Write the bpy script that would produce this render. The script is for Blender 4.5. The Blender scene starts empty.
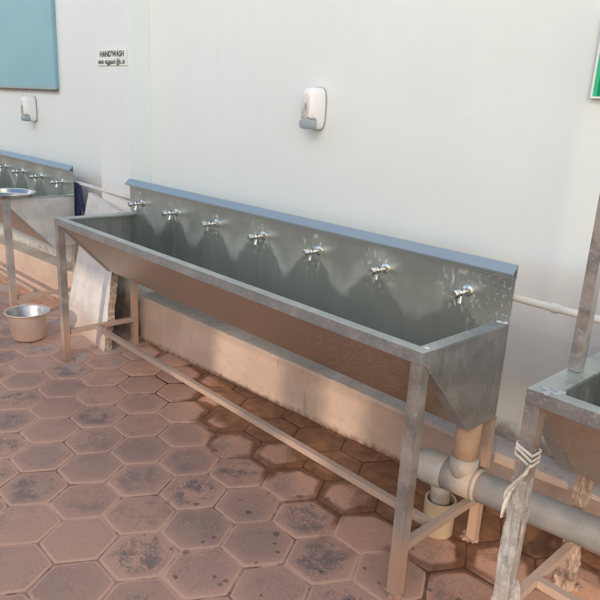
import bpy, bmesh, math, random
from mathutils import Vector, Matrix, noise
random.seed(7)
C = bpy.data.collections.new('scene'); bpy.context.scene.collection.children.link(C)
S = bpy.context.scene
PI = math.pi

# ------------------------------------------------------------------ materials
class NT:
    def __init__(s, name):
        s.m = bpy.data.materials.new(name); s.m.use_nodes = True
        s.t = s.m.node_tree; s.b = s.t.nodes['Principled BSDF']
    def n(s, typ, **kw):
        nd = s.t.nodes.new(typ)
        for k, v in kw.items():
            if k.startswith('_'): setattr(nd, k[1:], v)
            else: nd.inputs[k.replace('__', ' ')].default_value = v
        return nd
    def l(s, a, b): s.t.links.new(a, b)
    def val(s, x, sock):
        if isinstance(x, (int, float)): sock.default_value = x
        elif isinstance(x, (tuple, list)): sock.default_value = (*x, 1) if len(x) == 3 else x
        else: s.l(x, sock)
    def math(s, op, a, b=0.0, c=0.0, clamp=False):
        nd = s.n('ShaderNodeMath', _operation=op, _use_clamp=clamp)
        for i, v in enumerate((a, b, c)): s.val(v, nd.inputs[i])
        return nd.outputs[0]
    def mix(s, f, a, b):
        nd = s.n('ShaderNodeMix', _data_type='RGBA')
        s.val(f, nd.inputs[0]); s.val(a, nd.inputs[6]); s.val(b, nd.inputs[7])
        return nd.outputs[2]
    def fmix(s, f, a, b):
        nd = s.n('ShaderNodeMix', _data_type='FLOAT')
        s.val(f, nd.inputs[0]); s.val(a, nd.inputs[2]); s.val(b, nd.inputs[3])
        return nd.outputs[0]
    def ramp(s, x, lo, hi, a=0.0, b=1.0):
        nd = s.n('ShaderNodeMapRange', _interpolation_type='SMOOTHSTEP')
        s.val(x, nd.inputs[0]); nd.inputs[1].default_value = lo; nd.inputs[2].default_value = hi
        nd.inputs[3].default_value = a; nd.inputs[4].default_value = b
        return nd.outputs[0]
    def noise(s, co, scale, detail=4, rough=.55, sc=None, dist=0.0):
        if sc:
            mp = s.n('ShaderNodeMapping'); mp.inputs['Scale'].default_value = sc
            s.l(co, mp.inputs[0]); co = mp.outputs[0]
        nd = s.n('ShaderNodeTexNoise', Scale=scale, Detail=detail, Roughness=rough, Distortion=dist)
        s.l(co, nd.inputs['Vector']); return nd.outputs[0]
    def bump(s, h, strength=.3, dist=.002):
        nd = s.n('ShaderNodeBump', Strength=strength, Distance=dist)
        s.l(h, nd.inputs['Height']); s.l(nd.outputs[0], s.b.inputs['Normal'])
    def obj(s): return s.n('ShaderNodeTexCoord').outputs['Object']
    def pos(s): return s.n('ShaderNodeNewGeometry').outputs['Position']
    def xyz(s, co):
        nd = s.n('ShaderNodeSeparateXYZ'); s.l(co, nd.inputs[0]); return nd.outputs
    def set(s, col=None, rough=None, metal=None):
        if col is not None: s.val(col, s.b.inputs['Base Color'])
        if rough is not None: s.val(rough, s.b.inputs['Roughness'])
        if metal is not None: s.val(metal, s.b.inputs['Metallic'])
        return s.m

def simple(name, col, rough=.5, metal=0.0, var=.12, scale=25, bump=0.0):
    t = NT(name); co = t.obj()
    f = t.ramp(t.noise(co, scale), .3, .7)
    dark = tuple(c * (1 - var) for c in col); lite = tuple(min(1, c * (1 + var)) for c in col)
    if bump: t.bump(t.noise(co, scale * 6), bump, .001)
    return t.set(t.mix(f, dark, lite), rough, metal)

DUST = (.42, .235, .145)
def steel(name, base=(.42, .43, .42), rough=.34, dust=.25, floor_dust=True, zc=0.22, grain=(1, 1, 1), metal=1.0, spots=.4, dcol=DUST, n1s=9, var=1.0, streak=0.0):
    t = NT(name); co = t.obj(); P = t.xyz(t.pos())
    n1 = t.noise(co, n1s, 6, .65); n2 = t.noise(co, 110, 4, .6); n3 = t.noise(co, 14, 3, .5, sc=grain)
    col = t.mix(t.ramp(n1, .3, .7), tuple(c * (1-.20*var) for c in base), tuple(c * (1+.12*var) for c in base))
    col = t.mix(t.math('MULTIPLY', t.ramp(n2, .52, .7), spots), col, (.62, .64, .60))
    if streak: col = t.mix(t.math('MULTIPLY', t.ramp(n3, .42, .62), streak), col, tuple(c * .45 for c in base))
    d = t.math('MULTIPLY', t.ramp(n1, .42, .7), dust)
    if floor_dust:
        g = t.math('ADD', t.ramp(P[2], zc + .16, zc - .12), t.math('MULTIPLY', t.math('SUBTRACT', n2, .5), .5), clamp=True)
        g = t.math('MULTIPLY', g, t.ramp(P[2], zc + .2, zc, 0, .85))
        d = t.math('MAXIMUM', d, g)
    col = t.mix(d, col, dcol)
    r = t.math('ADD', t.math('MULTIPLY', n3, .16), rough - .08)
    r = t.fmix(d, r, .75)
    m = t.math('MULTIPLY', t.math('SUBTRACT', 1.0, d), metal)
    m = t.math('MULTIPLY', m, t.ramp(n2, .55, .75, 1, .55))
    t.bump(n3, .06, .0012)
    return t.set(col, r, m)

# back panel / trough sheet with wet arcs under every tap (local x, z of the sink)
def panel_steel(name):
    t = NT(name); co = t.obj(); P = t.xyz(co)
    x, z = P[0], P[2]
    u = t.math('SUBTRACT', t.math('MODULO', t.math('ADD', t.math('SUBTRACT', x, .112), 3.885), .37), .185)
    au = t.math('ABSOLUTE', u)
    wob = t.noise(co, 4.3, 5, .6); fine = t.noise(co, 70, 5, .65); streak = t.noise(co, 30, 4, .6, sc=(1, 1, .08))
    edge = t.math('SUBTRACT', .900, t.math('MULTIPLY', t.math('POWER', au, 1.6), 2.5))
    edge = t.math('ADD', edge, t.math('MULTIPLY', t.math('SUBTRACT', wob, .5), .24))
    edge = t.math('ADD', edge, t.math('MULTIPLY', t.math('SUBTRACT', streak, .5), .07))
    wet = t.math('SUBTRACT', edge, z)
    wetm = t.ramp(wet, -.018, .028)
    wetm = t.math('MAXIMUM', wetm, t.ramp(z, .80, .74))
    base = t.mix(t.ramp(wob, .3, .7), (.40, .43, .41), (.48, .51, .49))
    band = t.math('MULTIPLY', t.ramp(wet, -.14, -.005), t.ramp(wob, .3, .7, .1, .9))
    dry = t.mix(t.math('MULTIPLY', band, .6), base, (.56, .62, .57))
    wetc = t.mix(t.ramp(streak, .35, .7), (.27, .305, .29), (.30, .335, .315))
    col = t.mix(wetm, dry, wetc)
    # limescale splashes round the taps
    dz = t.math('SUBTRACT', z, .925)
    dist = t.math('SQRT', t.math('ADD', t.math('POWER', u, 2), t.math('POWER', dz, 2)))
    near = t.ramp(dist, .13, .03)
    sp = t.noise(co, 55, 3, .5, sc=(1, 1, .6)); spl = t.math('MULTIPLY', t.ramp(sp, .54, .66), near)
    right = t.math('MULTIPLY', t.ramp(x, 2.33, 2.42), t.ramp(t.noise(co, 75, 3, .5), .58, .66))
    spl = t.math('MULTIPLY', t.math('MAXIMUM', spl, t.math('MULTIPLY', right, .8)), .75)
    col = t.mix(spl, col, (.72, .74, .70))
    r = t.fmix(wetm, t.fmix(band, .36, .5), .33)
    r = t.math('ADD', r, t.math('MULTIPLY', t.math('SUBTRACT', streak, .5), .12))
    m = t.math('MULTIPLY', t.fmix(band, .88, .70), t.math('SUBTRACT', 1, t.math('MULTIPLY', spl, .8)))
    t.bump(t.noise(co, 5, 2), .15, .01)
    return t.set(col, r, m)

def wall_paint(name):
    t = NT(name); co = t.obj(); P = t.xyz(co)
    n1 = t.noise(co, 1.3, 4, .55); n2 = t.noise(co, 14, 5, .6); n3 = t.noise(co, 180, 3, .6)
    col = t.mix(t.ramp(n1, .3, .7), (.715, .777, .768), (.745, .803, .792))
    zz = t.math('ADD', P[2], t.math('MULTIPLY', t.math('SUBTRACT', n2, .5), .012))
    band = t.math('MULTIPLY', t.ramp(zz, 1.02, .94), .75)  # warm bounced light painted on the wall as a band
    col = t.mix(band, col, (.70, .665, .625))
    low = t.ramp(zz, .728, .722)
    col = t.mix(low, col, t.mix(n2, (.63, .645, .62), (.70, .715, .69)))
    dirt = t.ramp(t.math('ADD', P[2], t.math('MULTIPLY', t.math('SUBTRACT', n2, .5), .16)), .33, .24)
    col = t.mix(dirt, col, t.mix(t.ramp(n2, .35, .65), (.25, .20, .165), (.38, .31, .25)))
    dr = t.noise(co, 16, 4, .6, sc=(1, 1, .06)); col = t.mix(t.math('MULTIPLY', t.ramp(dr, .58, .72), t.ramp(n1, .4, .65, 0, .10)), col, (.48, .46, .42))
    pt_ = t.noise(co, 3.5, 2, .4); col = t.mix(t.ramp(pt_, .56, .60, 0, .045), col, (.92, .92, .90))
    sm = t.math('MULTIPLY', t.ramp(n2, .60, .78), .14)
    col = t.mix(sm, col, (.55, .54, .50))
    t.bump(t.math('ADD', n3, t.math('MULTIPLY', n1, 3)), .12, .002)
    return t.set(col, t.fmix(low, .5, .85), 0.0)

def plaster(name):   # dusty cement plinth
    t = NT(name); co = t.obj(); P = t.xyz(co); N = t.xyz(t.n('ShaderNodeNewGeometry').outputs['Normal'])
    n1 = t.noise(co, 4, 5, .6); n2 = t.noise(co, 30, 5, .6); n3 = t.noise(co, 150, 3, .7)
    face = t.mix(t.ramp(n1, .3, .7), (.49, .36, .28), (.58, .44, .355))
    face = t.mix(t.math('MULTIPLY', t.ramp(n2, .5, .72), .28), face, (.38, .25, .19))
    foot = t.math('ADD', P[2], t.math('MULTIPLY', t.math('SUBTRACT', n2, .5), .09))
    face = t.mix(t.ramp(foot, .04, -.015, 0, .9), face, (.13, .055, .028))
    stain = t.math('MULTIPLY', t.ramp(t.noise(co, 9, 3, .5, sc=(1, 1, .12)), .66, .74), .5)
    face = t.mix(stain, face, (.22, .17, .14))
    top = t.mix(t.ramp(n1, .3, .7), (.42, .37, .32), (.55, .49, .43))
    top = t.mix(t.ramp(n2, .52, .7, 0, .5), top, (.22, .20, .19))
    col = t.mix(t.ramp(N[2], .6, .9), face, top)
    t.bump(t.math('ADD', n3, n2), .5, .003)
    return t.set(col, .85, 0.0)

def paving_mat():
    t = NT('red_clay_paver'); co = t.pos(); P = t.xyz(co)
    e = t.n('ShaderNodeAttribute', _attribute_name='edge').outputs['Fac']
    rn = t.xyz(t.n('ShaderNodeAttribute', _attribute_name='rnd').outputs['Color'])
    n1 = t.noise(co, 2.2, 4, .6); n2 = t.noise(co, 16, 6, .65, dist=.4); n3 = t.noise(co, 95, 6, .7); n4 = t.noise(co, 5, 4, .6); n5 = t.noise(co, 380, 3, .7)
    base = t.mix(rn[0], (.50, .275, .18), (.68, .365, .235))
    base = t.mix(t.math('MULTIPLY', t.ramp(n3, .38, .66), .35), base, (.30, .16, .11))
    base = t.mix(t.math('MULTIPLY', t.ramp(n5, .5, .68), .45), base, (.66, .44, .33))
    base = t.mix(t.math('MULTIPLY', t.ramp(n2, .35, .65), .40), base, (.47, .29, .215))
    # greyer, cooler paving away from the trough, on the left
    cool = t.math('MULTIPLY', t.ramp(t.math('ADD', t.math('MULTIPLY', P[1], 1.0), t.math('MULTIPLY', n1, .5)), -.05, -.5), .55)
    base = t.mix(t.math('MULTIPLY', cool, .8), base, (.42, .25, .185))
    # dark scuffs in the middle of single pavers
    amt = t.ramp(rn[1], .25, .85)
    core = t.ramp(e, .90, .35)
    sc = t.math('MULTIPLY', t.math('MULTIPLY', t.ramp(t.math('ADD', n2, t.math('MULTIPLY', t.math('ADD', t.math('SUBTRACT', n4, .5), t.math('SUBTRACT', n3, .5)), .6)), .42, .66), core), amt)
    near = t.ramp(P[1], -.22, -.42)
    sc = t.math('MULTIPLY', sc, t.fmix(near, .25, 1.0))
    base = t.mix(t.math('MULTIPLY', sc, .85), base, (.13, .108, .10))
    haze = t.math('MULTIPLY', t.math('MULTIPLY', core, t.math('MULTIPLY', t.ramp(rn[2], .2, .9), t.ramp(n3, .3, .6, .5, 1))), .45)
    base = t.mix(t.math('MULTIPLY', haze, near), base, (.245, .175, .15))
    base = t.mix(t.math('MULTIPLY', t.ramp(t.math('ADD', n4, t.math('MULTIPLY', t.math('SUBTRACT', n3, .5), .5)), .5, .68), .38), base, (.25, .165, .135))
    # pale cement wash by the left trough
    pale = t.math('MULTIPLY', t.ramp(P[0], .42, .0), t.ramp(n4, .38, .62))
    pale = t.math('MULTIPLY', pale, t.ramp(P[1], -.75, -.35))
    base = t.mix(t.math('MULTIPLY', pale, .75), base, (.50, .46, .43))
    # worn light rim of each paver
    rim = t.math('MULTIPLY', t.ramp(e, .875, .93), t.ramp(n3, .3, .6, .5, 1))
    base = t.mix(t.math('MULTIPLY', rim, .7), base, (.66, .39, .265))
    # wet, rust-brown run along the plinth
    px = t.math('SUBTRACT', P[0], 1.85); py = P[1]
    line = t.math('SUBTRACT', py, t.math('MULTIPLY', P[0], .06))
    sx = t.ramp(t.math('ABSOLUTE', px), 1.45, .55)
    k = t.math('ADD', t.math('MULTIPLY', line, 2.9), t.math('MULTIPLY', sx, 1.25))
    k = t.math('ADD', k, .20)
    k = t.math('ADD', k, t.math('MULTIPLY', t.math('SUBTRACT', n4, .5), 1.3))
    k = t.math('ADD', k, t.math('MULTIPLY', t.math('SUBTRACT', n2, .5), .45))
    k = t.math('ADD', k, t.math('MULTIPLY', t.math('SUBTRACT', rn[1], .5), .35))
    k = t.math('ADD', k, t.math('MULTIPLY', t.ramp(e, .4, .95), .55))
    wet = t.math('MULTIPLY', t.ramp(k, .56, 1.0), t.ramp(P[0], -.15, .35))
    wetc = t.mix(t.ramp(n2, .3, .7), (.125, .052, .024), (.25, .112, .052))
    base = t.mix(wet, base, wetc)
    # drips
    vo = t.n('ShaderNodeTexVoronoi', Scale=24.0, Randomness=1.0); t.l(co, vo.inputs['Vector'])
    vc = t.xyz(vo.outputs['Color'])
    rad = t.math('MULTIPLY', t.math('POWER', vc[0], 4), .32)
    drop = t.math('LESS_THAN', t.math('ADD', vo.outputs['Distance'], t.math('MULTIPLY', t.math('SUBTRACT', t.noise(co, 60, 3, .6), .5), .5)), rad)
    reg = t.math('MULTIPLY', t.ramp(P[0], 1.35, 2.0), t.ramp(n1, .36, .5))
    drop = t.math('MULTIPLY', drop, t.math('GREATER_THAN', reg, .35))
    base = t.mix(t.math('MULTIPLY', drop, .6), base, (.085, .036, .024))
    r = t.fmix(t.math('MAXIMUM', wet, drop), .72, .34)
    t.bump(t.math('ADD', t.math('ADD', n3, t.math('MULTIPLY', n5, .5)), t.math('MULTIPLY', n2, 1.5)), .6, .003)
    return t.set(base, r, 0.0)

def joint_mat():
    t = NT('joint_sand'); co = t.pos(); P = t.xyz(co)
    n2 = t.noise(co, 20, 5, .6); n4 = t.noise(co, 3.3, 3, .6)
    c = t.mix(t.ramp(n4, .45, .65), (.58, .35, .24), (.28, .155, .10))
    c = t.mix(t.ramp(n2, .4, .7), c, (.16, .085, .055))
    wy = t.ramp(t.math('ADD', P[1], t.math('MULTIPLY', n4, .4)), -.22, .0); wx = t.math('MULTIPLY', t.ramp(P[0], .2, .6), t.ramp(P[0], 3.4, 2.9))
    c = t.mix(t.math('MULTIPLY', wy, wx), c, (.085, .036, .018))
    return t.set(c, .8, 0.0)

M = {}
M['panel'] = panel_steel('stained_steel_sheet')
M['trough'] = steel('trough_steel', (.46, .46, .44), .36, .35, False, grain=(1, 8, .15), spots=.15, dcol=(.30, .21, .15))
M['front'] = steel('rusty_trough_steel', (.60, .54, .46), .40, .22, False, grain=(5, 5, 5), n1s=55, var=.3, spots=.03, dcol=(.30, .175, .105))
M['side_lit'] = steel('lit_brushed_steel', (.66, .64, .60), .5, .4, False, metal=.45, grain=(14, 14, .3), spots=.2, dcol=(.52, .47, .40))  # lighter copy of the side steel, reflected light painted into its colour
M['side'] = steel('brushed_dark_steel', (.44, .44, .42), .42, .2, False, metal=.85, streak=.22, grain=(14, 14, .3), spots=.25, dcol=(.27, .22, .18))
M['rail'] = steel('galvanised_rail', (.48, .52, .52), .42, .10, False, metal=.9, spots=.6, var=.8, grain=(2.5, 14, 14), streak=.14)
M['lip'] = steel('bright_steel_lip', (.44, .49, .50), .5, .0, False, spots=.0, var=.15, n1s=30)
M['leg'] = steel('galvanised_leg', (.52, .52, .49), .42, .30, True, .24, metal=.9, spots=.6, streak=.2, grain=(30, 30, .4))
M['brace'] = steel('dusty_steel_brace', (.58, .54, .49), .45, .45, True, .26, metal=.7, spots=.6, dcol=(.45, .30, .21))
M['back_leg'] = steel('dusty_sunlit_leg', (.52, .47, .41), .5, .6, True, .42, streak=.15, grain=(20, 20, .5), spots=.5, metal=.7, dcol=(.50, .31, .20))  # heavy dust, its orange also painting in warm sun on the back legs
M['chrome'] = simple('worn_chrome', (.70, .70, .67), .24, 1.0, .15, 60)
M['steeldish'] = simple('polished_dish_steel', (.60, .59, .57), .16, 1.0, .1, 30)
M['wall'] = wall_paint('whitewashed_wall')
M['plinth'] = plaster('dusty_cement')
M['paver'] = paving_mat()
M['joint'] = joint_mat()
M['pvc'] = steel('grey_pvc', (.40, .385, .355), .45, .7, False, metal=0.0, spots=.15, dcol=(.42, .34, .28))
M['pvc_pale'] = steel('pale_pvc', (.35, .33, .295), .5, .6, False, metal=0.0, spots=.2, dcol=(.46, .31, .21))
M['pvc_cream'] = steel('cream_pvc', (.60, .45, .30), .5, .5, False, metal=0.0, spots=.1, dcol=(.50, .30, .17))
M['pvc_rust'] = steel('rust_stained_pvc', (.50, .33, .22), .6, .7, False, metal=0.0, spots=.1, dcol=(.40, .21, .12))
M['dark'] = simple('hollow_shade_black', (.012, .011, .011), .9)
M['white_pipe'] = steel('white_painted_pipe', (.66, .64, .60), .5, .4, False, metal=0.0, spots=.1, dcol=(.42, .36, .31))
M['slab'] = steel('pale_stone_slab', (.66, .64, .60), .6, .25, True, .12, metal=0.0, spots=.2, dcol=(.50, .37, .29))
M['slab_edge'] = simple('rough_broken_stone', (.34, .26, .20), .95, 0, .4, 40, 1.0)
M['cloth'] = simple('navy_cloth', (.018, .024, .06), .9, 0, .3, 40, .3)
M['wplastic'] = simple('white_dispenser_plastic', (.80, .80, .79), .32, 0, .02, 8)
M['gplastic'] = simple('grey_dispenser_plastic', (.33, .375, .40), .35, 0, .05, 8)
M['backplate'] = simple('dark_grey_backplate', (.36, .375, .38), .4, 0, .05, 8)
M['sign'] = simple('white_sign_board', (.78, .80, .77), .4, 0, .02, 8)
M['ink'] = simple('black_lettering', (.03, .035, .03), .6)
M['green'] = simple('green_sign_paint', (.03, .50, .24), .4, 0, .05, 8)
M['dgreen'] = simple('dark_green_line', (.01, .25, .12), .4, 0, .05, 8)
M['cord'] = simple('off_white_tape', (.66, .62, .54), .7, 0, .15, 60, .4)
M['mortar'] = simple('rough_mortar', (.36, .24, .17), .95, 0, .4, 60, 1.0)
M['block_brown'] = simple('blocker_brown', (.30, .15, .10), .9, 0, .2, 10, .5)
M['block_grey'] = simple('blocker_grey', (.40, .38, .34), .8, 0, .1, 3)  # both colours serve only the added sun blocker

def pot_mat():
    t = NT('dusty_aluminium'); co = t.obj(); P = t.xyz(co)
    n = t.noise(co, 25, 5, .6)
    d = t.math('MULTIPLY', t.ramp(P[2], .20, .05, .55, 1), t.ramp(n, .2, .6, .6, 1))
    col = t.mix(d, (.60, .60, .58), (.62, .42, .31))
    return t.set(col, t.fmix(d, .35, .7), t.math('SUBTRACT', .95, d, clamp=True))
M['pot'] = pot_mat()
M['pot_in'] = simple('grey_aluminium', (.42, .43, .43), .42, .8, .15, 30)

def cab_mat():
    t = NT('faded_blue_paint'); co = t.obj(); P = t.xyz(co)
    n = t.noise(co, 3, 5, .6); n2 = t.noise(co, 26, 6, .7)
    col = t.mix(t.ramp(n, .3, .7), (.225, .435, .505), (.255, .465, .53))
    ed = t.math('ADD', P[2], t.math('MULTIPLY', n2, .05))
    col = t.mix(t.ramp(ed, .055, .03, 0, .7), col, (.30, .36, .32))
    col = t.mix(t.ramp(n2, .66, .74, 0, .5), col, (.52, .62, .60))
    return t.set(col, .45, 0.0)
M['blue'] = cab_mat()

def wrap_mat():
    t = NT('clear_plastic_film'); co = t.obj()
    n = t.noise(co, 35, 5, .6)
    t.bump(n, .8, .008)
    t.b.inputs['Alpha'].default_value = 1
    t.val(t.ramp(n, .35, .72, .25, .6), t.b.inputs['Alpha'])
    return t.set((.62, .62, .60), .22, 0.0)
M['film'] = wrap_mat()
M['film_dusty'] = simple('dusty_plastic_film', (.36, .26, .20), .5, 0, .25, 40, .8)

# ------------------------------------------------------------------ mesh helpers
def link(name, bm, mat, parent=None, loc=(0, 0, 0), smooth=False, bevel=0.0):
    me = bpy.data.meshes.new(name)
    if bevel: bmesh.ops.bevel(bm, geom=[e for e in bm.edges if len(e.link_faces) == 2 and e.calc_face_angle(0) > .5], offset=bevel, segments=2, affect='EDGES', profile=.6)
    bmesh.ops.recalc_face_normals(bm, faces=bm.faces)
    bm.to_mesh(me); bm.free()
    for m in (mat if isinstance(mat, (list, tuple)) else [mat]): me.materials.append(m)
    if smooth:
        for p in me.polygons: p.use_smooth = True
        me.set_sharp_from_angle(angle=math.radians(38))
    o = bpy.data.objects.new(name, me); C.objects.link(o); o.location = loc
    if parent: o.parent = parent
    return o
def tag(o, label, cat, group=None):
    o['label'] = label; o['category'] = cat
    if group: o['group'] = group
    return o
def thing(name, label, cat, loc=(0, 0, 0), rz=0, group=None):
    o = bpy.data.objects.new(name, None); C.objects.link(o); o.location = loc; o.rotation_euler = (0, 0, rz)
    o.empty_display_size = .1
    return tag(o, label, cat, group)
def box(bm, a, b, mi=0):
    x0, y0, z0 = a; x1, y1, z1 = b
    v = [bm.verts.new(p) for p in ((x0,y0,z0),(x1,y0,z0),(x1,y1,z0),(x0,y1,z0),(x0,y0,z1),(x1,y0,z1),(x1,y1,z1),(x0,y1,z1))]
    for f in ((0,3,2,1),(4,5,6,7),(0,1,5,4),(1,2,6,5),(2,3,7,6),(3,0,4,7)):
        bm.faces.new([v[i] for i in f]).material_index = mi
def prism(bm, pts, axis, a, b, mi=0):
    def P(u, w, t): return ((t, u, w), (u, t, w), (u, w, t))[axis]
    v0 = [bm.verts.new(P(u, w, a)) for u, w in pts]; v1 = [bm.verts.new(P(u, w, b)) for u, w in pts]
    n = len(pts); fs = [bm.faces.new(v0), bm.faces.new(v1[::-1])]
    for i in range(n): fs.append(bm.faces.new([v0[i], v1[i], v1[(i+1) % n], v0[(i+1) % n]]))
    for f in fs: f.material_index = mi
def tube(bm, path, r, n=16, cap=True, radii=None):
    path = [Vector(p) for p in path]; rings = []; up = None
    for i, p in enumerate(path):
        d = (path[min(i+1, len(path)-1)] - path[max(i-1, 0)]).normalized()
        if up is None: up = d.orthogonal().normalized()
        up = (up - d * up.dot(d)).normalized(); s = d.cross(up)
        rr = radii[i] if radii else r
        rings.append([bm.verts.new(p + (up * math.cos(2*PI*k/n) + s * math.sin(2*PI*k/n)) * rr) for k in range(n)])
    for a, b in zip(rings, rings[1:]):
        for k in range(n): bm.faces.new([a[k], a[(k+1) % n], b[(k+1) % n], b[k]])
    if cap: bm.faces.new(rings[0][::-1]); bm.faces.new(rings[-1])
def lathe(bm, prof, n=40, M4=None, closed=False):
    rings = []
    for r, z in prof:
        if r < 1e-6: rings.append([bm.verts.new((0, 0, z))])
        else: rings.append([bm.verts.new((r*math.cos(2*PI*k/n), r*math.sin(2*PI*k/n), z)) for k in range(n)])
    for a, b in zip(rings, rings[1:]):
        for k in range(n):
            k2 = (k+1) % n
            if len(a) == 1 and len(b) == 1: continue
            if len(a) == 1: bm.faces.new([a[0], b[k2], b[k]])
            elif len(b) == 1: bm.faces.new([a[k], a[k2], b[0]])
            else: bm.faces.new([a[k], a[k2], b[k2], b[k]])
    if M4 is not None: bmesh.ops.transform(bm, matrix=M4, verts=[v for r in rings for v in r])
def bar(bm, a, b, w, h=None):   # square bar from a to b
    h = h or w; a = Vector(a); b = Vector(b); d = (b - a).normalized()
    up = Vector((0, 0, 1)) if abs(d.z) < .9 else Vector((0, 1, 0))
    s = d.cross(up).normalized(); u = s.cross(d)
    vs = [[bm.verts.new(p + s*sx*w/2 + u*sy*h/2) for sx, sy in ((-1,-1),(1,-1),(1,1),(-1,1))] for p in (a, b)]
    bm.faces.new(vs[0][::-1]); bm.faces.new(vs[1])
    for k in range(4): bm.faces.new([vs[0][k], vs[0][(k+1) % 4], vs[1][(k+1) % 4], vs[1][k]])
def blob(bm, c, r, seed=0, flat=.5):
    n0 = len(bm.verts)
    res = bmesh.ops.create_icosphere(bm, subdivisions=3, radius=1.0)
    for v in res['verts']:
        k = 1 + .45 * noise.noise(v.co * 2.2 + Vector((seed, seed*.7, 3)))
        v.co = Vector((v.co.x*r*k, v.co.y*r*k, v.co.z*r*flat*k)) + Vector(c)

# ------------------------------------------------------------------ setting
# ground sheet and hexagonal pavers
bm = bmesh.new()
def gy(x, y): return 0.0
box_z = -.012
v = [bm.verts.new(p) for p in ((-300,-300,-.02),(300,-300,-.02),(300,300,-.02),(-300,300,-.02))]; bm.faces.new(v)
g = link('ground', bm, simple('red_dusty_earth', (.25, .15, .10), .95, 0, .2, 2)); g['kind'] = 'structure'
bm = bmesh.new()
v = [bm.verts.new(p) for p in ((-7,-9,-.003),(7.5,-9,-.003),(7.5,.6,-.003),(-7,.6,-.003))]; bm.faces.new(v)
j = link('paving_joints', bm, M['joint']); j['kind'] = 'structure'
DX, DY, R0, CX, CY = .2070, .2390, .1380, 2.037, -.632
bm = bmesh.new(); le = bm.verts.layers.float.new('edge'); lc = bm.verts.layers.float_vector.new('rnd')
for i in range(-44, 26):
    for k in range(-36, 6):
        cx = CX + i*DX; cy = CY + k*DY + (DY/2 if i % 2 else 0)
        if cy > .42 or cy < -8.8: continue
        rnd = Vector((random.random(), random.random(), random.random()))
        dz = random.uniform(-.0015, .0015); tx = random.uniform(-.007, .007); ty = random.uniform(-.007, .007)
        R = R0 - random.uniform(.0006, .0016); rot = random.uniform(-.012, .012)
        fine = cy > -2.2 and -3 < cx < 3.6
        sub = 4 if fine else 1
        def ring(s, z, e):
            out = []
            for a in range(6):
                p0 = Vector((math.cos(a*PI/3+rot), math.sin(a*PI/3+rot), 0)); p1 = Vector((math.cos((a+1)*PI/3+rot), math.sin((a+1)*PI/3+rot), 0))
                for q in range(sub):
                    t_ = q/sub; p = p0.lerp(p1, t_) * R * s
                    if q == 0: p *= .985
                    if fine: p *= 1 + .012*noise.noise(Vector(((cx+p.x)*22, (cy+p.y)*22, 1.3)))
                    vv = bm.verts.new((cx+p.x, cy+p.y, z + dz + tx*p.x + ty*p.y)); vv[le] = e; vv[lc] = rnd; out.append(vv)
            return out
        rs = [ring(.45, .0015, .2), ring(.78, .001, .75), ring(.90, .0002, .90), ring(.955, -.0014, 1.0), ring(.988, -.0022, 1.03), ring(1.0, -.010, 1.05)]
        c = bm.verts.new((cx, cy, .0018+dz)); c[le] = 0; c[lc] = rnd
        n = 6*sub
        for q in range(n): bm.faces.new([c, rs[0][q], rs[0][(q+1) % n]])
        for a, b in zip(rs, rs[1:]):
            for q in range(n): bm.faces.new([a[q], b[q], b[(q+1) % n], a[(q+1) % n]])
o = link('paving', bm, M['paver'], smooth=True); o['kind'] = 'structure'

# long whitewashed wall, slightly out of line with the troughs
WA = math.atan(.068)
def wallp(x, off, z=0):   # point on the wall plane at world x, 'off' metres in front of it
    return Vector((x + .068*off, .22 + .068*x - off, z))
WR = Vector((0, .22, 0))
wall = thing('whitewashed_wall', 'long white painted wall behind the troughs, grey and dusty along its base', 'wall', (0, .22, 0), WA)
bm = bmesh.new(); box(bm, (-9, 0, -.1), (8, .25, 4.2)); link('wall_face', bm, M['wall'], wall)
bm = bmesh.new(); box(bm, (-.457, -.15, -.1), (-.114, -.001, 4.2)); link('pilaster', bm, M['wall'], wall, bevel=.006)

# cement plinths at the wall's foot
def plinth(name, label, pts, zt):
    bm = bmesh.new(); t0 = []; nseg = 60
    front = [Vector(p) for p in pts]
    rows = []
    for i in range(nseg+1):
        t_ = i/nseg; f = front[0].lerp(front[1], t_); z = zt[0] + (zt[1]-zt[0])*t_
        w1 = noise.noise(Vector((f.x*3, 0, 5)))*.006; w2 = noise.noise(Vector((f.x*7, 2, 5)))*.004
        back = .22 + .068*f.x - .002
        rows.append([bm.verts.new(p) for p in ((f.x, f.y+w2, -.05), (f.x, f.y+w1*.6, z*.5), (f.x, f.y+w1, z-.012+w2), (f.x, f.y+.010+w1, z+w2), (f.x, back, z+.004), (f.x, back, -.05))])
    for a, b in zip(rows, rows[1:]):
        for k in range(5): bm.faces.new([a[k], b[k], b[k+1], a[k+1]])
    bm.faces.new(rows[0]); bm.faces.new(rows[-1][::-1])
    return tag(link(name, bm, M['plinth']), label, 'plinth')
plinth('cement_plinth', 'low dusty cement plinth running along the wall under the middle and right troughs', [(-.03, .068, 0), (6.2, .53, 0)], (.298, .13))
plinth('cement_plinth', 'low cement plinth under the left trough, left of the leaning slab', [(-8.5, -.50, 0), (-.50, .035, 0)], (.25, .27))

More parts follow.
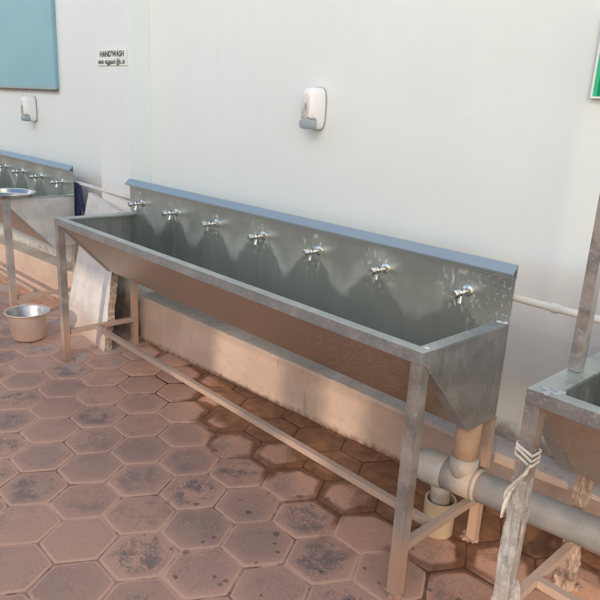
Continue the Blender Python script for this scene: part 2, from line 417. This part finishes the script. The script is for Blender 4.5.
# ------------------------------------------------------------------ wash troughs
L, D, H, W = 2.536, .470, .85, .048
YB, ZB, PT = .165, .510, 1.004
def make_trough(label, mats=None, n_taps=7):
    r = thing('wash_trough', label, 'wash trough', group='steel hand-wash troughs along the wall')
    th = .003
    # trough body: sloping front, flat bottom
    bm = bmesh.new()
    yf, zf = -D+.012, H-.036
    prism(bm, [(yf, zf), (-YB, ZB), (-YB+th*.5, ZB+th), (yf+th, zf+.001)], 0, .003, L-.003)
    link('trough_front', bm, M['front'], r)
    bm = bmesh.new()
    box(bm, (.003, -YB+.002, ZB), (L-.003, -.001, ZB+th)); link('trough_bottom', bm, M['trough'], r)
    for x0 in (0, L-th):
        bm = bmesh.new()
        prism(bm, [(-D+.0415, zf-.0305*(zf-ZB)/(-YB-yf)), (-D+.0415, H-.0085), (-.001, H-.0085), (-.001, ZB-.004), (-YB-.002, ZB-.004)], 0, x0, x0+th)
        link('side_panel', bm, M['side'], r)
    # welded edge strips on the sloping front, at both ends
    for xa, xb in ((-.004, .040), (L-.040, L+.004)):
        bm = bmesh.new()
        prism(bm, [(yf-.004, zf-.001), (-YB-.004, ZB-.003), (-YB, ZB-.001), (yf, zf)], 0, xa, xb)
        link('edge_strip', bm, M['rail'], r)
    # back panel with folded lip
    bm = bmesh.new(); box(bm, (0, 0, ZB), (L, th, PT-.003)); link('back_panel', bm, M['panel'], r)
    bm = bmesh.new()
    prism(bm, [(-.028, 1.022), (.001, 1.050), (.0045, 1.050), (.0045, PT-.002), (.0005, PT-.002), (.0005, 1.040), (-.024, 1.016), (-.028, 1.015)], 0, -.008, L+.001)
    link('folded_lip', bm, M['lip'], r)
    # top frame
    for a, b, nm in (((0, -D, H-W), (L, -D+W, H), 'front_rail'), ((0, -D+.043, H-.008), (W+.02, -.002, H), 'side_rail'), ((L-.042, -D+.043, H-.008), (L+.001, -.002, H), 'side_rail')):
        a = (a[0], a[1], H-.038) if nm == 'front_rail' else a; b = (b[0], -D+.042, b[2]) if nm == 'front_rail' else b
        bm = bmesh.new(); box(bm, a, b); link(nm, bm, M['rail'], r, bevel=.003)
    for q, (wx_, wy_) in enumerate(((L-.012, -.006), (L-.030, -.010), (L-.021, -D+.044), (.02, -.006))):
        bm = bmesh.new(); blob(bm, (wx_, wy_, H+.0005), .009, q*2.3, .35); link('weld_bead', bm, M['cord'], r, smooth=True)
    # legs
    for x0 in (0, L-W):
        for y0, zt in ((-D, H-.039), (-.018, ZB+.3)):
            wx = .040 if y0 < -.1 else .034; xo = x0+.001 if x0 < 1 else x0+W-wx-.001
            if y0 > -.1: zt = ZB-.006
            bm = bmesh.new(); box(bm, (xo, y0+.001, -.004), (xo+wx, y0+wx, zt))
            lg = link('leg', bm, M['leg'] if y0 < -.1 else M['back_leg'], r, bevel=.002)
            bm = bmesh.new()
            for q in range(5): blob(bm, (x0+W/2+random.uniform(-.026, .026), y0+W/2+random.uniform(-.026, .026), .004), random.uniform(.012, .022), x0+q+y0, .45)
            link('mortar_lump', bm, M['mortar'], lg, smooth=True)
    # braces
    zs = .175
    for x0 in (W/2, L-W/2):
        bm = bmesh.new(); bar(bm, (x0, -D+W-.002, zs), (x0, -.018, zs), .026); link('brace', bm, M['brace'], r, bevel=.002)
    bm = bmesh.new(); bar(bm, (W/2+.014, -.262, zs-.002), (L-W/2-.014, -.262, zs-.002), .026); link('brace', bm, M['brace'], r, bevel=.002)
    # taps
    for i in range(n_taps):
        x = .146 + .370*i; z = .923
        bm = bmesh.new()
        Mx = Matrix.Translation((x, 0, z)) @ Matrix.Rotation(PI/2, 4, 'X')
        lathe(bm, [(0, 0), (.021, .0), (.021, .004), (.015, .008), (.0095, .010), (.009, .028), (.013, .030), (.0135, .038), (.0135, .050), (.011, .054), (.008, .056), (0, .056)], 20, Mx)
        t = link('tap', bm, M['chrome'], r, smooth=True)
        bm = bmesh.new()
        lathe(bm, [(0, .054), (.0075, .054), (.0075, .066), (.013, .068), (.0155, .072), (.0135, .078), (.0155, .083), (.013, .090), (0, .091)], 16, Mx)
        link('knob', bm, M['chrome'], t, smooth=True)
        bm = bmesh.new()
        tw = random.uniform(-.25, .25)
        tube(bm, [(x+tw*.008, -.043, z-.006), (x+tw*.018, -.045, z-.018), (x+tw*.030, -.049, z-.030), (x+tw*.036, -.050, z-.036)], .008, 12, radii=[.0095, .008, .0075, .008])
        link('spout', bm, M['chrome'], t, smooth=True)
    return r
def kids(o): return [c for c in C.objects if c.parent == o]
def dup(o, parent=None):
    c = o.copy(); C.objects.link(c)
    if parent: c.parent = parent
    for ch in kids(o): dup(ch, c)
    return c
mid = make_trough('long stainless wash trough in the middle, seven taps on its stained back panel')
left = dup(mid); left.location = (-.79 - L, 0, 0)
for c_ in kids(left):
    if c_.name.startswith('side_panel'): c_.data = c_.data.copy(); c_.data.materials[0] = M['side_lit']
left['label'] = 'partly visible far-left steel wash trough with the round steel dish on its corner'
right = dup(mid); right.location = (2.842, .022, 0)
right['label'] = 'right-hand steel wash trough cut by the frame, its front leg wrapped in clear plastic'

# ---- extras on the right trough: upright post, film and tape on its legs, sealant
bm = bmesh.new(); box(bm, (.006, -.258, H+.001), (.038, -.226, 2.15)); link('upright_post', bm, M['leg'], right, bevel=.002)
bm = bmesh.new()
for q in range(7): blob(bm, (.018+random.uniform(-.018, .05), -D+.018+random.uniform(-.012, .03), H+.0005), random.uniform(.007, .014), q*3.1, .3)
link('sealant', bm, M['backplate'], right, smooth=True)
def crumple(bm, cx, cy, z0, z1, w, amp, seed, n=56, m=70, top=1.0, bot=1.0):
    rings = []
    for i in range(m+1):
        t_ = i/m; z = z0 + (z1-z0)*t_; ring = []
        sc = bot + (top-bot)*t_
        for k in range(n):
            a = 2*PI*k/n; ca, sa = math.cos(a), math.sin(a)
            q = 1/max(abs(ca), abs(sa)); q = 1 + (q-1)*.75
            d = noise.noise(Vector((ca*2.2+seed, sa*2.2, z*16))) + .5*noise.noise(Vector((ca*5, sa*5+seed, z*55)))
            rr = (w/2*q*1.03 + amp*.35 + amp*d) * (sc if sc > 1 else 1)
            rr = max(rr, w/2*q*1.01)
            ring.append(bm.verts.new((cx+ca*rr, cy+sa*rr, z + .006*noise.noise(Vector((ca*3, sa*3, seed+z*9))))))
        rings.append(ring)
    for a, b in zip(rings, rings[1:]):
        for k in range(n): bm.faces.new([a[k], a[(k+1) % n], b[(k+1) % n], b[k]])
rlegs = [c for c in kids(right) if c.name.startswith('leg')]
def leg_at(x, y):
    best = None
    for c in rlegs:
        vs = c.data.vertices; mx = sum(v.co.x for v in vs)/len(vs); my = sum(v.co.y for v in vs)/len(vs)
        d = (mx-x)**2 + (my-y)**2
        if best is None or d < best[0]: best = (d, c)
    return best[1]
fl = leg_at(.024, -D); bl = leg_at(.02, 0)
cx, cy = .021, -D+.021
bm = bmesh.new(); crumple(bm, cx-.001, cy-.001, .015, .60, .042, .0035, 1.7, top=1.0, bot=1.06)
# a loose flap of film
rows = []
for i in range(16):
    t_ = i/15; row = []
    for k in range(8):
        s = k/7
        row.append(bm.verts.new((cx+W/2+.002+s*.030*math.sin(PI*t_)+.004*noise.noise(Vector((t_*6, s*3, 0))), cy-.02+.03*s+.008*math.sin(s*9+t_*7), .30-.16*t_-.02*s)))
    rows.append(row)
for a, b in zip(rows, rows[1:]):
    for k in range(7): bm.faces.new([a[k], a[k+1], b[k+1], b[k]])
link('plastic_wrap', bm, M['film'], fl, smooth=True)
bm = bmesh.new()
for q, z in enumerate((.684, .671, .655)):
    pts = []
    for k in range(5):
        a = (k % 4)
        px, py = ((-1,-1),(1,-1),(1,1),(-1,1))[a]
        pts.append((cx+px*.0235, cy+py*.0235, z + (.010 if a in (0, 3) else -.010) + random.uniform(-.003, .003)))
    for p0, p1 in zip(pts, pts[1:]): bar(bm, p0, p1, .003, .007)
tail = [(cx+.024, cy-W/2-.004, .655), (cx+.012, cy-W/2-.006, .62), (cx-.006, cy-W/2-.008, .585), (cx-.020, cy-W/2-.008, .555), (cx-.026, cy-W/2-.006, .52), (cx-.028, cy-W/2-.004, .47)]
rows = []
for i in range(41):
    u_ = i/40*(len(tail)-1); k_ = min(int(u_), len(tail)-2); p = Vector(tail[k_]).lerp(Vector(tail[k_+1]), u_-k_)
    w_ = .003 + .009*math.sin(PI*min(1, i/40*1.05))**.7 + .003*noise.noise(Vector((i*.3, 1, 0)))
    rows.append([bm.verts.new(p + Vector((w_*(q-3)/3*.85, .005*math.sin(q*1.1+i*.25)-.002, w_*(q-3)/3*.5))) for q in range(7)])
for a, b in zip(rows, rows[1:]):
    for q in range(6): bm.faces.new([a[q], a[q+1], b[q+1], b[q]])
link('tape', bm, M['cord'], fl)
cx, cy = .019, 0
bm = bmesh.new(); crumple(bm, cx, cy, .005, .20, .038, .008, 5.3, top=1.0, bot=1.45)
link('plastic_wrap', bm, M['film_dusty'], bl, smooth=True)
bm = bmesh.new(); crumple(bm, cx, cy, .33, .45, .036, .006, 8.8, top=1.0, bot=1.15)
link('plastic_wrap', bm, M['film_dusty'], bl, smooth=True)

# ------------------------------------------------------------------ pipes
dp = thing('drain_pipe', 'thick grey plastic drain pipe with tee and elbow running along the plinth', 'pipe', (2.2, -.11, .27))
def P(x, y, z): return (x-2.2, y+.11, z-.27)
def pl(x): return (x, -.082 + .09*(x-2.6), .281 + .035*(x-2.6))
bm = bmesh.new(); tube(bm, [P(*pl(2.560)), P(*pl(4.0)), P(*pl(5.6))], .053, 28); link('pipe_run', bm, M['pvc'], dp, smooth=False)
for p in dp.children: 
    for f in p.data.polygons: f.use_smooth = len(f.vertices) == 4
bm = bmesh.new(); tube(bm, [P(*pl(2.425)), P(*pl(2.562))], .0575, 28); link('tee_joint', bm, M['pvc_pale'], dp)
bm = bmesh.new(); tube(bm, [P(*pl(2.548)), P(*pl(2.566))], .0590, 28); link('joint_collar', bm, M['pvc_pale'], dp)
bm = bmesh.new(); tube(bm, [P(*pl(2.325)), P(*pl(2.335)), P(*pl(2.36)), P(*pl(2.40)), P(*pl(2.43)), P(*pl(2.435))], .057, 28, radii=[.050, .058, .062, .062, .061, .0565]); link('elbow', bm, M['pvc'], dp)
bm = bmesh.new(); tube(bm, [P(*pl(2.327)), P(*pl(2.300))], .051, 28); link('end_cap', bm, M['pvc_pale'], dp)
sx, sy = 2.402, -.058
a = pl(2.412)
bm = bmesh.new(); tube(bm, [P(a[0], a[1], a[2]-.03), P(sx+.002, sy-.016, .19), P(sx, sy-.006, .145), P(sx, sy-.002, .095)], .036, 24); link('down_pipe', bm, M['pvc'], dp)
a = pl(2.495)
bm = bmesh.new(); tube(bm, [P(a[0], a[1], a[2]+.02), P(a[0], a[1], a[2]+.095)], .050, 24, radii=[.052, .049]); link('tee_branch', bm, M['pvc_pale'], dp)
bm = bmesh.new(); tube(bm, [P(a[0], a[1], a[2]+.08), P(a[0], a[1]+.002, a[2]+.15), P(a[0], a[1]+.004, ZB-.003)], .043, 24); link('riser', bm, M['pvc_rust'], dp)
for ch in dp.children:
    for f in ch.data.polygons: f.use_smooth = len(f.vertices) == 4
st = thing('pipe_stub', 'short cream plastic pipe stub standing in the paving below the elbow', 'pipe', (sx, sy, 0))
bm = bmesh.new(); lathe(bm, [(.058, -.03), (.058, .135), (.0565, .138), (.0515, .138), (.050, .135), (.050, .0), ], 32); link('stub_wall', bm, M['pvc_cream'], st, smooth=False)
bm = bmesh.new(); lathe(bm, [(0, .09), (.0505, .09)], 32); link('stub_shade_disc', bm, M['dark'], st)  # black disc painted in for the shade inside the pipe
for f in st.children[0].data.polygons: f.use_smooth = True

# supply pipe behind the panels
bm = bmesh.new()
tube(bm, [(-3.3, .045, .935), (-.9, .045, .932), (-.45, .047, .924), (-.1, .05, .920), (1.0, .05, .924), (2.5, .05, .927), (5.4, .05, .932)], .0125, 14)
wp = link('water_pipe', bm, M['white_pipe'], smooth=True); tag(wp, 'thin off-white water pipe running level behind the steel back panels', 'pipe')
for x in (-.62, 2.66):
    bm = bmesh.new(); tube(bm, [(x-.012, .05, .927), (x+.012, .05, .927)], .016, 14); link('pipe_clip', bm, M['white_pipe'], wp, smooth=True)

# ------------------------------------------------------------------ slab leaning between the troughs
def slab():
    # bottom edge in the floor, leaning back towards the pilaster
    b0, b1 = Vector((-.655, -.165, 0)), Vector((.024, -.215, 0))
    t0, t1 = Vector((-.56, .00, .90)), Vector((-.13, -.02, .83))
    n = ((b1-b0).cross(t0-b0)).normalized()   # towards camera? fixed below
    if n.y > 0: n = -n
    bm = bmesh.new(); NI, NJ = 26, 30; F = []; B = []
    for j in range(NJ+1):
        v_ = j/NJ; a = b0.lerp(t0, v_); b = b1.lerp(t1, v_)
        rf = []; rb = []
        for i in range(NI+1):
            u_ = i/NI; p = a.lerp(b, u_)
            if i == NI: p = p + (b-a).normalized() * (.018*noise.noise(Vector((v_*14, 0, 0))) + .010*noise.noise(Vector((v_*40, 3, 0))))
            if j == NJ: p = p + Vector((0, 0, .004*noise.noise(Vector((u_*9, 7, 0)))))
            rf.append(bm.verts.new(p))
            k = Vector((.012*noise.noise(Vector((v_*20, 5, 0))), 0, 0)) if i == NI else Vector()
            rb.append(bm.verts.new(p - n*.045 + k))
        F.append(rf); B.append(rb)
    for j in range(NJ):
        for i in range(NI):
            bm.faces.new([F[j][i], F[j][i+1], F[j+1][i+1], F[j+1][i]]); bm.faces.new([B[j][i], B[j+1][i], B[j+1][i+1], B[j][i+1]])
        for i in (0, NI):
            f = bm.faces.new([F[j][i], F[j+1][i], B[j+1][i], B[j][i]]); f.material_index = 1
    for i in range(NI):
        for j in (0, NJ):
            f = bm.faces.new([F[j][i], F[j][i+1], B[j][i+1], B[j][i]]); f.material_index = 0
    return tag(link('stone_slab', bm, [M['slab'], M['slab_edge']]), 'pale grey slab with a broken rough edge leaning upright between two troughs', 'slab')
slab()

# navy cloth hanging at the left trough's end
bm = bmesh.new(); rows = []
for i in range(22):
    t_ = i/21; row = []
    for k in range(13):
        s = k/12
        wdt = .050 + .070*t_
        x = -.800 + (s-.35)*wdt + .035*t_ ; y = .028 - .012*math.sin(s*11+t_*2) - .006*t_
        z = .932 - .245*t_ + (.055*(s > .55 and t_ > .7)*(t_-.7)*3*(1.6-s)) + .03*s*t_
        row.append(bm.verts.new((x, y, z)))
    rows.append(row)
for a, b in zip(rows, rows[1:]):
    for k in range(12): bm.faces.new([a[k], a[k+1], b[k+1], b[k]])
cl = link('cloth', bm, M['cloth'], smooth=True); tag(cl, 'dark navy rag hanging from the water pipe beside the left trough', 'cloth')
cl.modifiers.new('t', 'SOLIDIFY').thickness = .006

# ------------------------------------------------------------------ pot and dish
pt = thing('aluminium_pot', 'round dusty aluminium pot standing on the paving by the left trough', 'pot', (-.465, -.488, 0))
bm = bmesh.new()
lathe(bm, [(0, .002), (.082, .002), (.094, .008), (.102, .025), (.118, .168), (.124, .176), (.137, .181), (.139, .184), (.137, .187), (.122, .183), (.114, .172), (.099, .028), (.088, .012), (0, .010)], 48)
po = link('pot_body', bm, [M['pot'], M['pot_in']], pt, smooth=True)
for f in po.data.polygons:
    c = f.center; rr = math.hypot(c.x, c.y)
    if rr < .128 and c.z > .009 and Vector((c.x, c.y, 0)).dot(f.normal) < 0 or (f.normal.z > .8 and c.z < .03): f.material_index = 1
ds = thing('steel_dish', 'shallow round stainless dish resting on the corner of the left trough', 'dish', (-.865, -.425, H+.001))
bm = bmesh.new()
lathe(bm, [(0, .001), (.120, .001), (.150, .006), (.170, .026), (.184, .029), (.188, .032), (.184, .035), (.168, .031), (.147, .009), (.118, .004), (0, .004)], 56)
link('dish_body', bm, M['steeldish'], ds, smooth=True)

# ------------------------------------------------------------------ things on the wall
def dispenser(x, z, label, tilt=0):
    p = wallp(x, 0); r = thing('soap_dispenser', label, 'soap dispenser', (p.x, p.y, z), WA, 'soap dispensers on the wall')
    w, h = .088, .190
    bm = bmesh.new()
    pp = [(math.copysign(abs(math.cos(2*PI*k/48))**.42, math.cos(2*PI*k/48))*.047*(1-.16*abs(math.sin(2*PI*k/48))**.84), math.copysign(abs(math.sin(2*PI*k/48))**.42, math.sin(2*PI*k/48))*.0975) for k in range(48)]
    prism(bm, pp, 1, -.009, -.002)
    link('back_plate', bm, M['backplate'], r)
    def loft(bm, slices, zc, zlo=None):
        rings = []
        for (y, hw, hh) in slices:
            ring = []
            for k in range(48):
                an = 2*PI*k/48; c_, s_ = math.cos(an), math.sin(an)
                px = abs(c_)**.42*math.copysign(1, c_)*hw; pz = abs(s_)**.42*math.copysign(1, s_)*hh
                px *= 1 - .16*(pz/hh)**2
                yy = y if (zlo is None or pz+zc > zlo) else max(y, -.056)
                ring.append(bm.verts.new((px, yy, pz+zc)))
            rings.append(ring)
        for a_, b_ in zip(rings, rings[1:]):
            for k in range(48): bm.faces.new([a_[k], a_[(k+1) % 48], b_[(k+1) % 48], b_[k]])
        bm.faces.new(rings[0]); bm.faces.new(rings[-1][::-1])
    bm = bmesh.new()
    loft(bm, [(-.0095, .045, .095), (-.040, .0445, .094), (-.068, .042, .091), (-.084, .038, .085), (-.094, .031, .076), (-.099, .020, .062)], 0, -.046)
    link('cover', bm, M['wplastic'], r, smooth=True)
    bm = bmesh.new()
    loft(bm, [(-.055, .0395, .0235), (-.088, .039, .0235), (-.095, .037, .0215), (-.097, .032, .018)], -.0695)
    link('push_lever', bm, M['gplastic'], r, smooth=True)
    bm = bmesh.new(); box(bm, (-.003, -.1010, -.010), (.003, -.0975, .024)); link('level_window', bm, M['backplate'], r)
    return r
dispenser(1.268, 1.504, 'white soap dispenser with grey lever on the wall above the middle trough')
dispenser(-1.665, 1.398, 'small white soap dispenser under the blue cabinet, above the left trough')

# hand-wash sign on the pilaster
p = wallp(-.285, .15)
sg = thing('hand_wash_sign', 'small white HAND WASH sign with black lettering on the pilaster', 'sign', (p.x, p.y, 1.740), WA)
bm = bmesh.new(); box(bm, (-.166, -.006, -.046), (.166, -.001, .046)); link('sign_board', bm, M['sign'], sg, bevel=.001)
def text(body, size, loc, parent, name, sxy=(1, 1), bold=.0):
    cu = bpy.data.curves.new(name, 'FONT'); cu.body = body; cu.size = size; cu.extrude = .0006; cu.offset = bold; cu.resolution_u = 3
    o = bpy.data.objects.new(name, cu); C.objects.link(o)
    bpy.context.view_layer.update()
    dg = bpy.context.evaluated_depsgraph_get(); me = bpy.data.meshes.new_from_object(o.evaluated_get(dg))
    bpy.data.objects.remove(o)
    me.materials.clear(); me.materials.append(M['ink'])
    Mx = Matrix.Translation(loc) @ Matrix.Rotation(PI/2, 4, 'X') @ Matrix.Diagonal((sxy[0], sxy[1], 1, 1))
    me.transform(Mx)
    n = bpy.data.objects.new(name, me); C.objects.link(n); n.parent = parent
    return max((v.co.x for v in me.vertices), default=loc[0])
text("HAND'WASH", .046, (-.128, -.0068, .004), sg, 'lettering', (.98, 1.0), .0009)
x = -.150
TZ = -.036
# Tamil line, glyphs in visual order; the two u-signs are drawn as hooks
for chs, hook in (('ை', 0), ('க', 0), (' ', 0), ('க', 0), ('ழ', 1), ('வ', 1), ('ம்', 0), (' ', 0), ('இ', 0), ('ட', 0), ('ம்', 0)):
    if chs == ' ': x += .010; continue
    x1 = text(chs, .037, (x, -.0068, TZ), sg, 'lettering', (.92, .9), .0005)
    if hook:
        bm = bmesh.new(); tube(bm, [(x+.006+.009*math.cos(a), -.0072, TZ-.001+.005*math.sin(a)) for a in [PI*k/8 + PI for k in range(9)]] + [(x1-.001, -.0072, TZ+.008)], .0011, 6)
        link('lettering', bm, M['ink'], sg)
    x = x1 + .0015

# blue cabinet, top left
p = wallp(-1.245, 0)
cb = thing('blue_cabinet', 'faded light blue box on the wall at the top left corner', 'cabinet', (p.x, p.y, 1.545), WA)
bm = bmesh.new(); box(bm, (-1.30, -.020, .008), (-.006, -.002, 1.1)); link('case', bm, M['blue'], cb, bevel=.003)
bm = bmesh.new(); box(bm, (-1.31, -.036, 0), (0, -.021, 1.11)); link('door', bm, M['blue'], cb, bevel=.004)
bm = bmesh.new()
for q in range(26):
    a_ = -1.30 + q*.05; box(bm, (a_, -.034, -.006-.004*random.random()), (a_+.049, -.023, -.001))
link('rusty_edge', bm, simple('rusted_edge', (.16, .12, .09), .9, 0, .4, 40), cb)

# green sign at the right border
p = wallp(2.512, 0)
gs = thing('green_sign', 'green board in a white frame hanging at the right border of the photo', 'sign', (p.x, p.y, 1.583), WA)
bm = bmesh.new(); box(bm, (.007, -.020, .007), (.56, -.012, .26)); link('sign_face', bm, M['green'], gs)
bm = bmesh.new(); 
for a_, b_ in (((0, -.024, 0), (.58, -.002, .0065)), ((0, -.024, .261), (.58, -.002, .268)), ((0, -.024, .007), (.0065, -.002, .2605)), ((.561, -.024, .007), (.58, -.002, .2605))): box(bm, a_, b_)
link('frame', bm, M['sign'], gs, bevel=.002)
bm = bmesh.new(); box(bm, (.022, -.0225, .009), (.030, -.0205, .258)); link('border_line', bm, M['dgreen'], gs)
bm = bmesh.new(); box(bm, (.02, -.0115, .02), (.56, -.003, .25)); link('backing', bm, M['sign'], gs)

# ------------------------------------------------------------------ sun blocker behind the camera, added unseen to shape the light patches
E_SUN, A_SUN = math.radians(22), math.radians(24)
SY = -10.0
def hit(x, z, y=.2):   # where a ray from a wall point towards the sun crosses the blocker plane
    d = (y-SY); return x + d*math.tan(A_SUN), z + d/math.cos(A_SUN)*math.tan(E_SUN)
zl = hit(0, .275)[1]
sc = thing('sun_blocker', 'unseen sun blocker added behind the camera to shape the light patches', 'light_blocker', (0, SY, 0))
bm = bmesh.new(); box(bm, (-4, -.05, zl), (9, .05, zl+2.15)); link('blocker_panel', bm, M['block_grey'], sc)
def block_sun(xa, xb):
    a_, b_ = hit(xa, 0)[0], hit(xb, 0)[0]
    bm = bmesh.new(); box(bm, (a_, .055, 0), (b_, .45, zl+.3)); link('blocker_post', bm, M['block_brown'], sc)
bm = bmesh.new(); box(bm, (-4, -.03, 0), (9, .12, hit(0, 0, -.35)[1])); link('low_blocker', bm, M['block_brown'], sc)
sl = bmesh.new()
for q in range(24):
    z_ = hit(0, 0, -.35)[1] + -.005 + q*.045; 
    if z_ < zl: box(sl, (-4, -.02, z_), (9, .02, min(z_+.011, zl-.002)))
o = link('dimming_slats', sl, M['block_grey'], sc)  # slats added to thin the sunlight coming through the gap
block_sun(1.76, 2.16); block_sun(1.20, 1.33); block_sun(-.15, .48)

# ------------------------------------------------------------------ light, sky, camera
w = bpy.data.worlds.new('World'); S.world = w; w.use_nodes = True
nt = w.node_tree; bg = nt.nodes['Background']
sky = nt.nodes.new('ShaderNodeTexSky'); sky.sky_type = 'NISHITA'; sky.sun_disc = False
sky.sun_elevation = math.radians(32); sky.sun_rotation = PI - A_SUN; sky.dust_density = 2.0
sky.sun_elevation = E_SUN; sky.ozone_density = 1.0; sky.air_density = .9
tint = nt.nodes.new('ShaderNodeMix'); tint.data_type = 'RGBA'; tint.blend_type = 'MULTIPLY'; tint.inputs[0].default_value = 1; tint.inputs[7].default_value = (1.0, .98, .93, 1)   # hazy, less blue sky
nt.links.new(sky.outputs[0], tint.inputs[6]); nt.links.new(tint.outputs[2], bg.inputs[0]); bg.inputs[1].default_value = .15
sun = bpy.data.lights.new('sun', 'SUN'); sun.energy = 2.0; sun.angle = math.radians(.6); sun.color = (1.0, .81, .66)
so = bpy.data.objects.new('sun', sun); C.objects.link(so)
sd = Vector((math.sin(A_SUN)*math.cos(E_SUN), -math.cos(A_SUN)*math.cos(E_SUN), math.sin(E_SUN)))
so.rotation_euler = sd.to_track_quat('Z', 'Y').to_euler(); so.location = (3, -5, 4)

f, cx, cy, cz, yaw, pitch, roll = 641.877, 3.52426, -1.91023, 1.49408, .807915, .287264, .053392
fw = Vector((-math.sin(yaw)*math.cos(pitch), math.cos(yaw)*math.cos(pitch), -math.sin(pitch)))
r_ = Vector((math.cos(yaw), math.sin(yaw), 0)); u_ = r_.cross(fw)
r2 = r_*math.cos(roll) + u_*math.sin(roll); u2 = -r_*math.sin(roll) + u_*math.cos(roll)
cam = bpy.data.cameras.new('camera'); cam.sensor_width = 36; cam.lens = 36*f/600; cam.clip_end = 1000; cam.clip_start = .05
co = bpy.data.objects.new('camera', cam); C.objects.link(co)
co.matrix_world = Matrix(((r2.x, u2.x, -fw.x, cx), (r2.y, u2.y, -fw.y, cy), (r2.z, u2.z, -fw.z, cz), (0, 0, 0, 1)))
S.camera = co
S.render.engine = 'CYCLES'; S.cycles.max_bounces = 8
S.view_settings.view_transform = 'Standard'; S.view_settings.look = 'None'; S.view_settings.gamma = 1; S.view_settings.use_curve_mapping = False
S.view_settings.exposure = 1.44
